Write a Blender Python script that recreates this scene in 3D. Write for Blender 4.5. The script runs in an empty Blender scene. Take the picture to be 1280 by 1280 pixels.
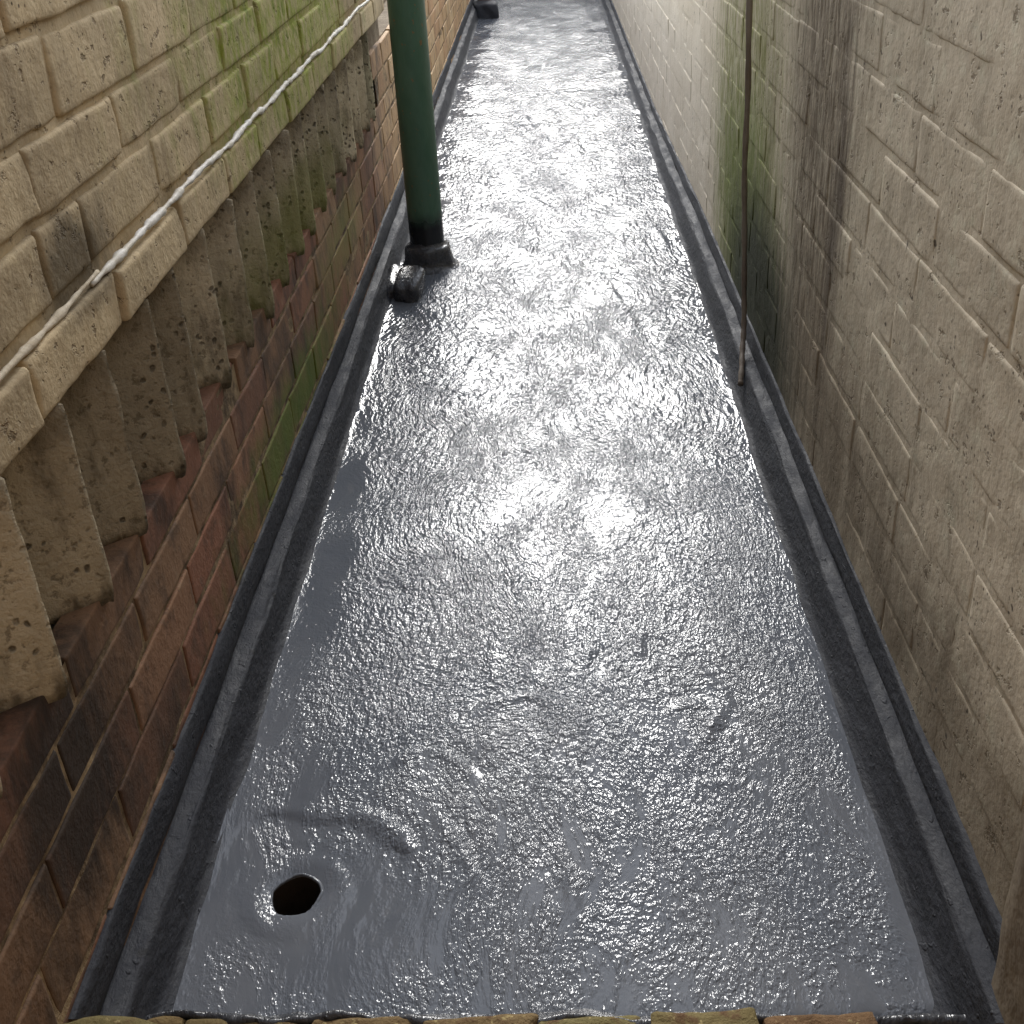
import bpy, bmesh, math, random
import numpy as np
from mathutils import Matrix, Vector

S = bpy.context.scene
COL = S.collection
rnd = random.Random(7)
rng = np.random.default_rng(11)

# ------------------------------------------------------------------ camera
cd = bpy.data.cameras.new('camera')
cam = bpy.data.objects.new('camera', cd)
COL.objects.link(cam)
cd.sensor_width = 36.0
cd.lens = 1447.0 / 1280.0 * 36.0
cd.shift_x = -65.0 / 1280.0
cd.clip_start = 0.02
cd.clip_end = 500.0
cr, cu, cb = (0.99939493, -0.01780877, -0.02987668), (0.03478173, 0.51170537, 0.85845667), (0.0, -0.85897641, 0.51201517)
cam.matrix_world = Matrix(((cr[0], cu[0], cb[0], 0.0), (cr[1], cu[1], cb[1], 0.0),
                           (cr[2], cu[2], cb[2], 1.06), (0, 0, 0, 1)))
S.camera = cam

# ------------------------------------------------------------------ world, sun, exposure
SUN_EL, SUN_AZ = 28.0, 0.0          # degrees above the horizon; degrees to the right of straight down the passage
w = bpy.data.worlds.new('World')
S.world = w
w.use_nodes = True
wn = w.node_tree.nodes
bg = wn['Background']
sky = wn.new('ShaderNodeTexSky')
sky.sky_type = 'NISHITA'
sky.sun_disc = False
sky.sun_elevation = math.radians(SUN_EL)
sky.sun_rotation = math.radians(SUN_AZ)
sky.air_density = 1.0
sky.dust_density = 0.6
sky.ozone_density = 1.0
hs = wn.new('ShaderNodeHueSaturation')          # thin overcast: the blue is washed out of the sky
hs.inputs['Saturation'].default_value = 0.35
w.node_tree.links.new(sky.outputs[0], hs.inputs['Color'])
w.node_tree.links.new(hs.outputs[0], bg.inputs[0])
bg.inputs[1].default_value = 0.15
sd = bpy.data.lights.new('sun', 'SUN')
sd.energy = 1.25
sd.angle = math.radians(19)
sd.color = (1.0, 0.98, 0.95)
sun = bpy.data.objects.new('sun', sd)
COL.objects.link(sun)
e, a = math.radians(SUN_EL), math.radians(SUN_AZ)
to_sun = Vector((math.sin(a) * math.cos(e), math.cos(a) * math.cos(e), math.sin(e)))
sun.rotation_euler = to_sun.to_track_quat('Z', 'Y').to_euler()
sun.location = to_sun * 30
S.view_settings.view_transform = 'Standard'
S.view_settings.look = 'None'
S.view_settings.gamma = 1.0
S.view_settings.use_curve_mapping = False
S.view_settings.exposure = 1.6
S.render.engine = 'CYCLES'
S.cycles.max_bounces = 8

# ------------------------------------------------------------------ numpy noise
def vnoise(x, y, seed=0):
    r = np.random.default_rng(seed).random((256, 256))
    xi = np.floor(x).astype(int); yi = np.floor(y).astype(int)
    fx = x - xi; fy = y - yi
    fx = fx * fx * (3 - 2 * fx); fy = fy * fy * (3 - 2 * fy)
    g = lambda i, j: r[np.mod(xi + i, 256), np.mod(yi + j, 256)]
    return (g(0, 0) * (1 - fx) + g(1, 0) * fx) * (1 - fy) + (g(0, 1) * (1 - fx) + g(1, 1) * fx) * fy - 0.5
def fbm(x, y, seed=0, n=3):
    x = np.asarray(x, float); y = np.asarray(y, float)
    t = 0.0
    for k in range(n):
        t = t + vnoise(x * 2 ** k + 17.3 * k, y * 2 ** k + 5.1 * k, seed + k) / 2 ** k
    return t

# ------------------------------------------------------------------ material helpers
class NT:
    def __init__(self, name):
        self.m = bpy.data.materials.new(name)
        self.m.use_nodes = True
        self.t = self.m.node_tree
        self.b = self.t.nodes['Principled BSDF']
        self.out = self.t.nodes['Material Output']
        self._pos = None
    def n(self, typ, **kw):
        nd = self.t.nodes.new(typ)
        for k, v in kw.items(): setattr(nd, k, v)
        return nd
    def l(self, a_, b_): self.t.links.new(a_, b_)
    def put(self, sock, v):
        if hasattr(v, 'node'): self.l(v, sock)
        else: sock.default_value = v
    @property
    def pos(self):
        if self._pos is None: self._pos = self.n('ShaderNodeNewGeometry').outputs['Position']
        return self._pos
    def math(self, op, a_, b_=None, c=None, clamp=False):
        nd = self.n('ShaderNodeMath', operation=op, use_clamp=clamp)
        self.put(nd.inputs[0], a_)
        if b_ is not None: self.put(nd.inputs[1], b_)
        if c is not None: self.put(nd.inputs[2], c)
        return nd.outputs[0]
    def vmul(self, v, s):
        nd = self.n('ShaderNodeVectorMath', operation='MULTIPLY')
        self.put(nd.inputs[0], v); nd.inputs[1].default_value = s
        return nd.outputs[0]
    def vadd(self, v, u):
        nd = self.n('ShaderNodeVectorMath', operation='ADD')
        self.put(nd.inputs[0], v); self.put(nd.inputs[1], u)
        return nd.outputs[0]
    def noise(self, scale=(1, 1, 1), detail=3, rough=0.55, vec=None, dist=0.0, color=False, off=(0, 0, 0)):
        v = self.vmul(vec if vec is not None else self.pos, scale)
        if off != (0, 0, 0): v = self.vadd(v, off)
        nd = self.n('ShaderNodeTexNoise')
        nd.inputs['Scale'].default_value = 1.0
        nd.inputs['Detail'].default_value = detail
        nd.inputs['Roughness'].default_value = rough
        nd.inputs['Distortion'].default_value = dist
        self.l(v, nd.inputs['Vector'])
        return nd.outputs['Color' if color else 'Fac']
    def voro(self, scale, feature='F1', vec=None, rand=1.0):
        v = self.vmul(vec if vec is not None else self.pos, scale)
        nd = self.n('ShaderNodeTexVoronoi', feature=feature)
        nd.inputs['Scale'].default_value = 1.0
        nd.inputs['Randomness'].default_value = rand
        self.l(v, nd.inputs['Vector'])
        return nd.outputs['Distance']
    def map(self, v, a0, a1, b0=0.0, b1=1.0, smooth=True):
        nd = self.n('ShaderNodeMapRange', interpolation_type='SMOOTHSTEP' if smooth else 'LINEAR')
        self.put(nd.inputs[0], v)
        for i, q in enumerate((a0, a1, b0, b1)): self.put(nd.inputs[1 + i], q)
        return nd.outputs[0]
    def mix(self, f, a_, b_, mode='MIX'):
        nd = self.n('ShaderNodeMix', data_type='RGBA', blend_type=mode)
        self.put(nd.inputs[0], f)
        for s_, v in ((nd.inputs[6], a_), (nd.inputs[7], b_)):
            if hasattr(v, 'node'): self.l(v, s_)
            else: s_.default_value = (*v, 1.0)
        return nd.outputs[2]
    def ramp(self, f, stops):
        nd = self.n('ShaderNodeValToRGB')
        r = nd.color_ramp
        while len(r.elements) < len(stops): r.elements.new(0.5)
        for el, (p, c) in zip(r.elements, stops):
            el.position = p; el.color = (*c, 1.0)
        self.put(nd.inputs[0], f)
        return nd.outputs[0]
    def xyz(self):
        nd = self.n('ShaderNodeSeparateXYZ'); self.l(self.pos, nd.inputs[0])
        return nd.outputs
    def blob(self, y0, z0, ry, rz, soft=0.55, nz=None, amp=0.9):
        """a stain on a wall, centred on (y0, z0), with a ragged edge"""
        o = self.xyz()
        dy = self.math('MULTIPLY', self.math('SUBTRACT', o[1], y0), 1.0 / ry)
        dz = self.math('MULTIPLY', self.math('SUBTRACT', o[2], z0), 1.0 / rz)
        d = self.math('SQRT', self.math('ADD', self.math('MULTIPLY', dy, dy), self.math('MULTIPLY', dz, dz)))
        if nz is not None: d = self.math('ADD', d, self.math('MULTIPLY', self.math('SUBTRACT', nz, 0.5), amp * 2))
        return self.map(d, 1.0 + soft * 0.5, 1.0 - soft)
    def rand(self):
        g = self.n('ShaderNodeNewGeometry').outputs['Random Per Island']
        o = self.n('ShaderNodeObjectInfo').outputs['Random']
        return self.math('FRACT', self.math('ADD', self.math('MULTIPLY', g, 3.7), self.math('MULTIPLY', o, 5.3)))
    def bump(self, h, strength=1.0, dist=1.0):
        nd = self.n('ShaderNodeBump')
        nd.inputs['Strength'].default_value = strength
        nd.inputs['Distance'].default_value = dist
        self.l(h, nd.inputs['Height'])
        self.l(nd.outputs[0], self.b.inputs['Normal'])
    def fin(self, color, rough=0.85, spec=0.35):
        self.put(self.b.inputs['Base Color'], color if hasattr(color, 'node') else (*color, 1.0))
        self.put(self.b.inputs['Roughness'], rough)
        self.b.inputs['Specular IOR Level'].default_value = spec
        return self.m

def painted_brick(name, c0, c1, dirt, side):
    t = NT(name)
    r = t.rand()
    big = t.noise((6, 6, 6), 4, 0.6)
    fine = t.noise((140, 140, 140), 3, 0.6)
    col = t.mix(t.map(big, 0.3, 0.7), c0, c1)
    v = t.math('ADD', 0.82, t.math('MULTIPLY', r, 0.3)) if side == 'L' else t.math('ADD', 0.95, t.math('MULTIPLY', r, 0.08))
    hs = t.n('ShaderNodeHueSaturation'); t.put(hs.inputs['Value'], v); t.l(col, hs.inputs['Color']); col = hs.outputs[0]
    col = t.mix(t.map(fine, 0.42, 0.25, 0, 0.5), col, dirt)
    mott = t.noise((19, 19, 14), 5, 0.72, off=(2, 9, 3))
    col = t.mix(t.map(mott, 0.50, 0.70, 0, 0.38), col, tuple(q * 0.62 for q in c1))
    spots = t.noise((34, 34, 50), 4, 0.65, off=(3, 1, 2))
    col = t.mix(t.map(spots, 0.59, 0.70, 0, 0.8), col, dirt)
    grime = t.noise((9, 9, 2.2), 4, 0.65, off=(7, 3, 1))
    col = t.mix(t.map(grime, 0.5, 0.78, 0, 0.55), col, dirt)
    specks = t.voro((95, 95, 95))
    col = t.mix(t.math('MULTIPLY', t.map(specks, 0.22, 0.10), t.map(t.noise((13, 13, 13), 2, 0.5, off=(1, 9, 9)), 0.48, 0.62)), col, tuple(q * 0.5 for q in dirt))
    worn = t.noise((22, 22, 30), 5, 0.7, off=(6, 2, 8))
    col = t.mix(t.map(worn, 0.50, 0.75, 0, 0.4), col, tuple(min(0.7, q * 1.25) for q in c0))
    streak = t.noise((60, 60, 5), 3, 0.6)
    nz = t.noise((16, 16, 5), 4, 0.65, off=(2, 8, 4))
    if side == 'L':
        fn = t.map(t.noise((46, 46, 30), 4, 0.7, off=(5, 8, 2)), 0.36, 0.62, 0.35, 1.0)
        g = t.math('MULTIPLY', t.blob(2.35, 0.79, 0.75, 0.24, 0.7, nz, 1.0), fn)
        col = t.mix(t.math('MULTIPLY', g, 0.95), col, (0.25, 0.29, 0.03))
        gj = t.map(t.noise((28, 28, 18), 4, 0.7, off=(3, 8, 8)), 0.5, 0.66)
        col = t.mix(t.math('MULTIPLY', t.math('MULTIPLY', g, gj), 0.7), col, (0.11, 0.15, 0.02))
        # smears of bare render by the broken corner
        col = t.mix(t.math('MULTIPLY', t.blob(1.12, 0.70, 0.10, 0.05, 0.6, nz, 1.0), 0.7), col, (0.05, 0.04, 0.025))
    else:
        # paler beyond the leak: brighter far light put into the paint colour
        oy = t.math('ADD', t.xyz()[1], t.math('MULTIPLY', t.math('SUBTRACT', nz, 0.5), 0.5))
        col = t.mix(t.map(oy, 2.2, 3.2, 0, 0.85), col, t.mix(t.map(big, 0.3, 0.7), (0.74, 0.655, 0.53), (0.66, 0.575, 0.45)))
        # brown leak running down the wall, then the mossy streak at the cable
        s1 = t.blob(1.88, 0.75, 0.25, 0.62, 0.6, streak, 0.55)
        s1 = t.math('MULTIPLY', s1, t.map(t.noise((80, 80, 14), 4, 0.7, off=(1, 8, 7)), 0.34, 0.6, 0.45, 1.0))
        col = t.mix(t.math('MULTIPLY', s1, 0.9), col, (0.095, 0.066, 0.036))
        s1b = t.blob(1.72, 0.50, 0.045, 0.30, 0.9, streak, 0.9)
        col = t.mix(t.math('MULTIPLY', s1b, 0.7), col, (0.05, 0.032, 0.02))
        s2 = t.blob(1.75, 0.20, 0.65, 0.22, 0.7, nz, 0.8)
        col = t.mix(t.math('MULTIPLY', s2, 0.62), col, (0.13, 0.09, 0.05))
        g = t.blob(2.66, 0.50, 0.46, 0.65, 0.65, streak, 0.55)
        fn = t.map(t.noise((70, 70, 16), 4, 0.7, off=(5, 8, 2)), 0.36, 0.62, 0.3, 1.0)
        g = t.math('MULTIPLY', g, fn)
        col = t.mix(t.math('MULTIPLY', g, 0.9), col, (0.19, 0.20, 0.035))
        g3 = t.blob(2.56, 0.28, 0.45, 0.30, 0.6, t.noise((45, 45, 6), 4, 0.7, off=(9, 2, 2)), 0.8)
        col = t.mix(t.math('MULTIPLY', g3, 0.8), col, (0.13, 0.165, 0.022))
        g2 = t.blob(2.34, 0.14, 0.46, 0.27, 0.55, streak, 0.35)
        col = t.mix(t.math('MULTIPLY', g2, 0.95), col, (0.022, 0.026, 0.010))
        lo = t.blob(1.0, 0.16, 0.75, 0.13, 0.9, nz, 0.9)
        col = t.mix(t.math('MULTIPLY', lo, 0.55), col, (0.10, 0.075, 0.045))
        pits = t.noise((55, 55, 55), 2, 0.5, off=(5, 5, 5))
        col = t.mix(t.map(pits, 0.70, 0.76, 0, 0.8), col, (0.05, 0.04, 0.03))
    h = t.math('ADD', t.math('MULTIPLY', fine, 0.0014), t.math('MULTIPLY', t.noise((48, 48, 48), 4, 0.6), 0.0030))
    h = t.math('SUBTRACT', h, t.math('MULTIPLY', t.map(spots, 0.60, 0.68), 0.0022))
    h = t.math('ADD', h, t.math('MULTIPLY', t.noise((15, 15, 15), 4, 0.65, off=(4, 1, 1)), 0.0045))
    t.bump(h, 0.8 if side == 'L' else 0.5, 1.0)
    return t.fin(col, 0.9, 0.25)

M = {}
M['paint_tan'] = painted_brick('tan masonry paint', (0.58, 0.448, 0.265), (0.48, 0.372, 0.222), (0.17, 0.12, 0.065), 'L')
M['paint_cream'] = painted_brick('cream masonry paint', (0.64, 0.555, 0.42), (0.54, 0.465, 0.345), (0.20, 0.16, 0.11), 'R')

def red_brick():
    t = NT('red brick')
    r = t.rand()
    o = t.xyz()
    nz = t.noise((14, 14, 9), 4, 0.65)
    base = t.ramp(r, [(0.0, (0.18, 0.095, 0.056)), (0.35, (0.28, 0.125, 0.072)), (0.6, (0.31, 0.175, 0.095)), (0.85, (0.23, 0.13, 0.07)), (1.0, (0.35, 0.21, 0.115))])
    yel = t.ramp(r, [(0.0, (0.52, 0.33, 0.16)), (0.5, (0.64, 0.45, 0.24)), (1.0, (0.50, 0.29, 0.14))])
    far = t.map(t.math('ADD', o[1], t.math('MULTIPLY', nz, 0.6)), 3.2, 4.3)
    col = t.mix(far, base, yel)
    blot = t.noise((26, 26, 20), 5, 0.7, off=(8, 1, 5))
    col = t.mix(t.map(blot, 0.52, 0.68, 0, 0.55), col, (0.075, 0.05, 0.032))
    col = t.mix(t.map(blot, 0.42, 0.30, 0, 0.4), col, (0.36, 0.25, 0.15))
    soot = t.map(t.noise((11, 11, 6), 5, 0.65, off=(4, 9, 1)), 0.44, 0.68, 0, 0.8)
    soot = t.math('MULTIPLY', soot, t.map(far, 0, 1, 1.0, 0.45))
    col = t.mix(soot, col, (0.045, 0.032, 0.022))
    fine = t.noise((160, 160, 160), 3, 0.6)
    col = t.mix(t.map(fine, 0.4, 0.25, 0, 0.5), col, (0.05, 0.035, 0.025))
    col = t.mix(t.map(fine, 0.62, 0.78, 0, 0.35), col, (0.35, 0.27, 0.18))
    # dark wet run below the blocks near the opening, moss low down
    run = t.blob(0.82, 0.285, 0.14, 0.14, 0.6, t.noise((40, 40, 10), 4, 0.7), 0.8)
    col = t.mix(t.math('MULTIPLY', run, 0.95), col, (0.018, 0.014, 0.010))
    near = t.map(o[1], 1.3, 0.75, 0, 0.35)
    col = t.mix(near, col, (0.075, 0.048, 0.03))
    mo = t.blob(1.90, 0.165, 0.50, 0.075, 0.9, t.noise((22, 22, 12), 4, 0.65, off=(1, 2, 3)), 0.9)
    col = t.mix(t.math('MULTIPLY', mo, 0.8), col, (0.09, 0.15, 0.012))
    mo2 = t.blob(2.55, 0.27, 0.35, 0.09, 0.9, t.noise((22, 22, 12), 4, 0.65, off=(1, 7, 3)), 0.8)
    col = t.mix(t.math('MULTIPLY', mo2, 0.6), col, (0.20, 0.20, 0.045))
    h = t.math('ADD', t.math('MULTIPLY', fine, 0.0010), t.math('MULTIPLY', t.noise((50, 50, 50), 3, 0.6), 0.0026))
    t.bump(h, 0.8)
    return t.fin(col, 0.8, 0.3)
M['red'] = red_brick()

def mortar(name, c, dark, k=0.6):
    t = NT(name)
    n1 = t.noise((30, 30, 30), 5, 0.7)
    n2 = t.noise((7, 7, 7), 3, 0.6, off=(3, 3, 1))
    col = t.mix(t.map(t.math('ADD', t.math('MULTIPLY', n1, 0.6), t.math('MULTIPLY', n2, 0.4)), 0.40, 0.62), dark, c)
    t.bump(t.math('MULTIPLY', t.noise((90, 90, 90), 4, 0.7), 0.006), k)
    return t.fin(col, 0.95, 0.2)
M['mortar_red'] = mortar('old lime mortar', (0.40, 0.29, 0.165), (0.10, 0.07, 0.042))
M['core'] = mortar('wall core', (0.25, 0.20, 0.13), (0.15, 0.11, 0.07))

def concrete():
    t = NT('pitted precast concrete')
    o = t.xyz()
    big = t.noise((12, 12, 8), 4, 0.6)
    agg = t.noise((75, 75, 75), 3, 0.7)
    col = t.mix(t.map(big, 0.3, 0.7), (0.56, 0.475, 0.33), (0.46, 0.385, 0.26))
    col = t.mix(t.map(agg, 0.44, 0.32, 0, 0.6), col, (0.11, 0.085, 0.05))
    col = t.mix(t.map(agg, 0.6, 0.75, 0, 0.6), col, (0.50, 0.43, 0.30))
    pit = t.voro((78, 78, 64), vec=t.vadd(t.pos, t.vmul(t.noise((60, 60, 60), 2, 0.6, color=True, off=(3, 1, 7)), (0.012, 0.012, 0.012))))
    pm = t.math('MULTIPLY', t.map(pit, 0.32, 0.10), t.map(t.noise((20, 20, 20), 2, 0.5, off=(9, 1, 1)), 0.44, 0.60))
    hv = t.n('ShaderNodeHueSaturation'); t.put(hv.inputs['Value'], t.math('ADD', 0.82, t.math('MULTIPLY', t.n('ShaderNodeObjectInfo').outputs['Random'], 0.38))); t.l(col, hv.inputs['Color']); col = hv.outputs[0]
    soot = t.noise((16, 16, 5), 5, 0.7, off=(7, 7, 2))
    col = t.mix(t.map(soot, 0.49, 0.68, 0, 0.6), col, (0.075, 0.058, 0.036))
    col = t.mix(t.math('MULTIPLY', pm, 0.75), col, (0.035, 0.026, 0.017))
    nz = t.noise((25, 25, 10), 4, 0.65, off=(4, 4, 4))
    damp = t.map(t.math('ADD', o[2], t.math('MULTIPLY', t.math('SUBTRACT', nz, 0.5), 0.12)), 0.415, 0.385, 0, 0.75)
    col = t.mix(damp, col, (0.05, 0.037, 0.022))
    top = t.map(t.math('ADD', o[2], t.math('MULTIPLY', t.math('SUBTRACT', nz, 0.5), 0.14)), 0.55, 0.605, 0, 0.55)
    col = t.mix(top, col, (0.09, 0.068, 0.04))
    mid = t.blob(1.22, 0.50, 0.28, 0.22, 0.9, nz, 0.7)
    col = t.mix(t.math('MULTIPLY', mid, 0.55), col, (0.11, 0.085, 0.05))
    gr = t.blob(2.15, 0.44, 0.5, 0.10, 0.9, nz, 0.8)
    col = t.mix(t.math('MULTIPLY', gr, 0.7), col, (0.20, 0.21, 0.055))
    h = t.math('SUBTRACT', t.math('MULTIPLY', agg, 0.005), t.math('MULTIPLY', pm, 0.004))
    t.bump(h, 0.9)
    return t.fin(col, 0.93, 0.2)
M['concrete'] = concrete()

def resin_roof():
    """wet grey resin brushed over chopped strand matting"""
    t = NT('fresh grey roofing resin')
    o = t.xyz()
    wv = t.noise((3.2, 2.2, 1), 2, 0.5, color=True)
    sub = t.n('ShaderNodeVectorMath', operation='SUBTRACT'); t.l(wv, sub.inputs[0]); sub.inputs[1].default_value = (0.5, 0.5, 0.5)
    P = t.vadd(t.pos, t.vmul(sub.outputs[0], (0.24, 0.30, 0.0)))
    f0 = t.noise((140, 72, 1), 2, 0.55, vec=P)
    f1 = t.noise((265, 190, 1), 1, 0.5, vec=t.vadd(t.pos, t.vmul(sub.outputs[0], (0.03, 0.03, 0.0))), off=(7, 7, 0))
    fleck = t.noise((34, 21, 1), 2, 0.5, vec=P, off=(2, 9, 0))
    strand = t.noise((75, 16, 1), 3, 0.6, vec=P, off=(5, 2, 0))
    wave = t.noise((22, 11, 1), 2, 0.5, vec=P, off=(1, 6, 0))
    patch = t.noise((6.5, 3.2, 1), 3, 0.55, vec=P, off=(8, 3, 0))
    # bare calm resin along the left side, in front of the pipe and about the outlet
    clus = t.noise((21, 6.0, 1), 5, 0.70, vec=P, off=(2, 4, 0))
    m = t.math('MULTIPLY', t.map(patch, 0.36, 0.56, 0.75, 1.1), t.map(clus, t.map(o[1], 1.0, 1.5, 0.41, 0.35), 0.53, t.map(o[1], 1.0, 1.5, 0.14, 0.58), t.map(o[1], 1.0, 2.0, 1.25, 1.0)))
    le = t.map(t.math('ADD', o[0], t.math('MULTIPLY', t.math('SUBTRACT', patch, 0.5), 0.25)), -0.41, -0.30, 0.2, 1.0)
    re = t.map(o[0], 0.365, 0.335, 0.15, 1.0)
    calm = t.noise((5, 4, 1), 2, 0.5, off=(3, 7, 0))
    dx = t.math('ADD', o[0], 0.30); dy = t.math('SUBTRACT', o[1], 0.88)
    dr = t.math('SQRT', t.math('ADD', t.math('MULTIPLY', dx, dx), t.math('MULTIPLY', dy, dy)))
    lo = t.map(t.math('ADD', dr, t.math('MULTIPLY', t.math('SUBTRACT', calm, 0.5), 0.35)), 0.05, 0.17, 0.3, 1.0)
    m = t.math('MULTIPLY', t.math('MULTIPLY', m, lo), t.math('MULTIPLY', le, re))
    cen = lambda q, k_: t.math('MULTIPLY', t.math('SUBTRACT', q, 0.5), k_)
    h = t.math('ADD', t.math('ADD', cen(fleck, 0.0012), cen(strand, 0.0022)), t.math('ADD', cen(f0, 0.0058), cen(f1, 0.0022)))
    f2 = t.noise((84, 38, 1), 2, 0.5, vec=P, off=(3, 5, 0))
    h = t.math('MULTIPLY', h, t.map(o[1], 1.5, 3.2, 0.66, 0.40))          # fine bumps weaken with distance to shape the glints; coarser ones follow
    h = t.math('ADD', h, t.math('MULTIPLY', t.math('SUBTRACT', f2, 0.5), t.map(o[1], 1.3, 2.6, 0.0010, 0.0095)))
    h = t.math('MULTIPLY', h, m)
    h = t.math('ADD', h, t.math('MULTIPLY', m, 0.0005))
    h = t.math('ADD', h, t.math('MULTIPLY', wave, 0.0008))
    stroke = t.noise((30, 9, 1), 3, 0.6, vec=P, off=(4, 4, 0))
    h = t.math('ADD', h, t.math('MULTIPLY', stroke, t.map(o[1], 1.6, 5.0, 0.0014, 0.0085)))
    t.bump(h, 1.0, 1.0)
    col = t.mix(t.map(patch, 0.35, 0.65), (0.115, 0.126, 0.146), (0.148, 0.157, 0.174))
    col = t.mix(t.map(strand, 0.55, 0.75, 0, 0.4), col, (0.17, 0.175, 0.185))
    t.fin(col, 0.5, 0.0)
    t.b.inputs['Coat Weight'].default_value = 0.62
    t.b.inputs['Coat Roughness'].default_value = 0.06
    t.l(t.b.inputs['Normal'].links[0].from_socket, t.b.inputs['Coat Normal'])
    t.b.inputs['IOR'].default_value = 1.5
    return t.m
M['resin'] = resin_roof()

def resin_edge(name, c, rough, b=0.0018):
    t = NT(name)
    n1 = t.noise((40, 14, 40), 4, 0.6)
    n2 = t.noise((130, 70, 130), 3, 0.6)
    col = t.mix(t.map(n1, 0.35, 0.65), c, tuple(q * 1.35 for q in c))
    col = t.mix(t.map(t.noise((60, 40, 60), 2, 0.5, off=(2, 2, 2)), 0.68, 0.74, 0, 0.8), col, (0.015, 0.015, 0.017))
    nub = t.map(t.noise((75, 55, 75), 2, 0.5, off=(6, 1, 6)), 0.66, 0.74)
    t.bump(t.math('ADD', t.math('MULTIPLY', nub, 0.0016), t.math('ADD', t.math('MULTIPLY', n2, b), t.math('MULTIPLY', n1, b * 1.6))), 0.8)
    return t.fin(col, t.map(n1, 0.3, 0.7, rough, rough + 0.2), 0.45)
M['resin_dark'] = resin_edge('dark grey resin on the edge trim', (0.026, 0.028, 0.034), 0.66, 0.0030)
M['tar'] = resin_edge('glossy black grey resin', (0.045, 0.046, 0.050), 0.14, 0.003)

def green_paint():
    t = NT('green pipe paint')
    o = t.xyz()
    n = t.noise((40, 40, 14), 4, 0.6)
    col = t.mix(t.map(n, 0.3, 0.7), (0.062, 0.128, 0.083), (0.080, 0.150, 0.10))
    rust = t.noise((70, 70, 45), 3, 0.6, off=(2, 5, 7))
    col = t.mix(t.map(rust, 0.66, 0.72, 0, 0.9), col, (0.22, 0.12, 0.05))
    z = t.math('ADD', o[2], t.math('MULTIPLY', t.math('SUBTRACT', t.noise((30, 30, 20), 3, 0.6), 0.5), 0.05))
    blk = t.map(z, 0.17, 0.11)
    col = t.mix(blk, col, (0.016, 0.017, 0.018))
    t.bump(t.math('ADD', t.math('MULTIPLY', t.noise((120, 120, 60), 3, 0.6), 0.0010), t.math('MULTIPLY', t.noise((18, 18, 10), 2, 0.5), 0.002)), 0.7)
    return t.fin(col, t.map(blk, 0, 1, 0.42, 0.22), 0.4)
M['green'] = green_paint()

def simple(name, c, c2, sc, rough=0.8, b=0.002):
    t = NT(name)
    n = t.noise((sc, sc, sc), 4, 0.6)
    t.bump(t.math('MULTIPLY', t.noise((sc * 4, sc * 4, sc * 4), 3, 0.6), b), 0.8)
    return t.fin(t.mix(t.map(n, 0.35, 0.65), c, c2), rough, 0.3)
M['sealant'] = simple('dirty white sealant', (0.74, 0.71, 0.64), (0.50, 0.45, 0.35), 22, 0.6)
M['old_sealant'] = simple('weathered sealant', (0.58, 0.50, 0.37), (0.40, 0.32, 0.21), 26, 0.8)
M['cable'] = simple('old brown cable sheath', (0.15, 0.115, 0.085), (0.22, 0.18, 0.14), 15, 0.6)
M['inside'] = simple('inside of the outlet', (0.022, 0.014, 0.008), (0.03, 0.02, 0.012), 40, 0.9)
M['rust_pipe'] = simple('brown pipe', (0.13, 0.075, 0.05), (0.18, 0.11, 0.08), 20, 0.6)
M['stock'] = None
def stock_brick():
    t = NT('yellow stock brick')
    r = t.rand()
    n = t.noise((45, 45, 45), 4, 0.65)
    col = t.ramp(r, [(0.0, (0.20, 0.13, 0.055)), (0.5, (0.15, 0.125, 0.05)), (1.0, (0.15, 0.08, 0.04))])
    col = t.mix(t.map(n, 0.5, 0.68), col, (0.10, 0.055, 0.025))
    col = t.mix(t.map(t.noise((90, 90, 90), 3, 0.6, off=(1, 4, 1)), 0.6, 0.72, 0, 0.7), col, (0.42, 0.34, 0.16))
    t.bump(t.math('MULTIPLY', n, 0.007), 1.0)
    return t.fin(col, 0.9, 0.25)
M['stock'] = stock_brick()
M['pier'] = simple('grimy render', (0.20, 0.16, 0.11), (0.13, 0.10, 0.07), 9, 0.9, 0.004)
M['facade'] = simple('brick facade behind the viewer', (0.24, 0.17, 0.11), (0.18, 0.12, 0.08), 4, 0.9)
M['render'] = simple('pale house render', (0.68, 0.63, 0.56), (0.60, 0.55, 0.48), 2, 0.9)
M['ground'] = simple('yard concrete', (0.20, 0.19, 0.17), (0.15, 0.14, 0.13), 1.5, 0.9)

# ------------------------------------------------------------------ object helpers
WL = {}
def wloc(o): return WL.get(o.name, Vector((0, 0, 0))) if o else Vector((0, 0, 0))
def link(name, me, mat, loc=(0, 0, 0), parent=None, smooth=True, kind=None):
    o = bpy.data.objects.new(name, me)
    if mat is not None and not me.materials: me.materials.append(mat)
    COL.objects.link(o)
    loc = Vector(loc)
    WL[o.name] = loc
    o.parent = parent
    o.location = loc - wloc(parent)
    if smooth: me.shade_smooth()
    if kind: o['kind'] = kind
    return o
def thing(name, loc, label, cat, group=None):
    o = bpy.data.objects.new(name, None)
    COL.objects.link(o)
    o.empty_display_size = 0.1
    o.location = loc
    WL[o.name] = Vector(loc)
    tag(o, label, cat, group)
    return o
def tag(o, label, cat, group=None):
    o['label'] = label; o['category'] = cat
    if group: o['group'] = group
def pyd(name, v, f):
    me = bpy.data.meshes.new(name)
    me.from_pydata([tuple(map(float, q)) for q in v], [], f)
    me.update()
    return me
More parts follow.
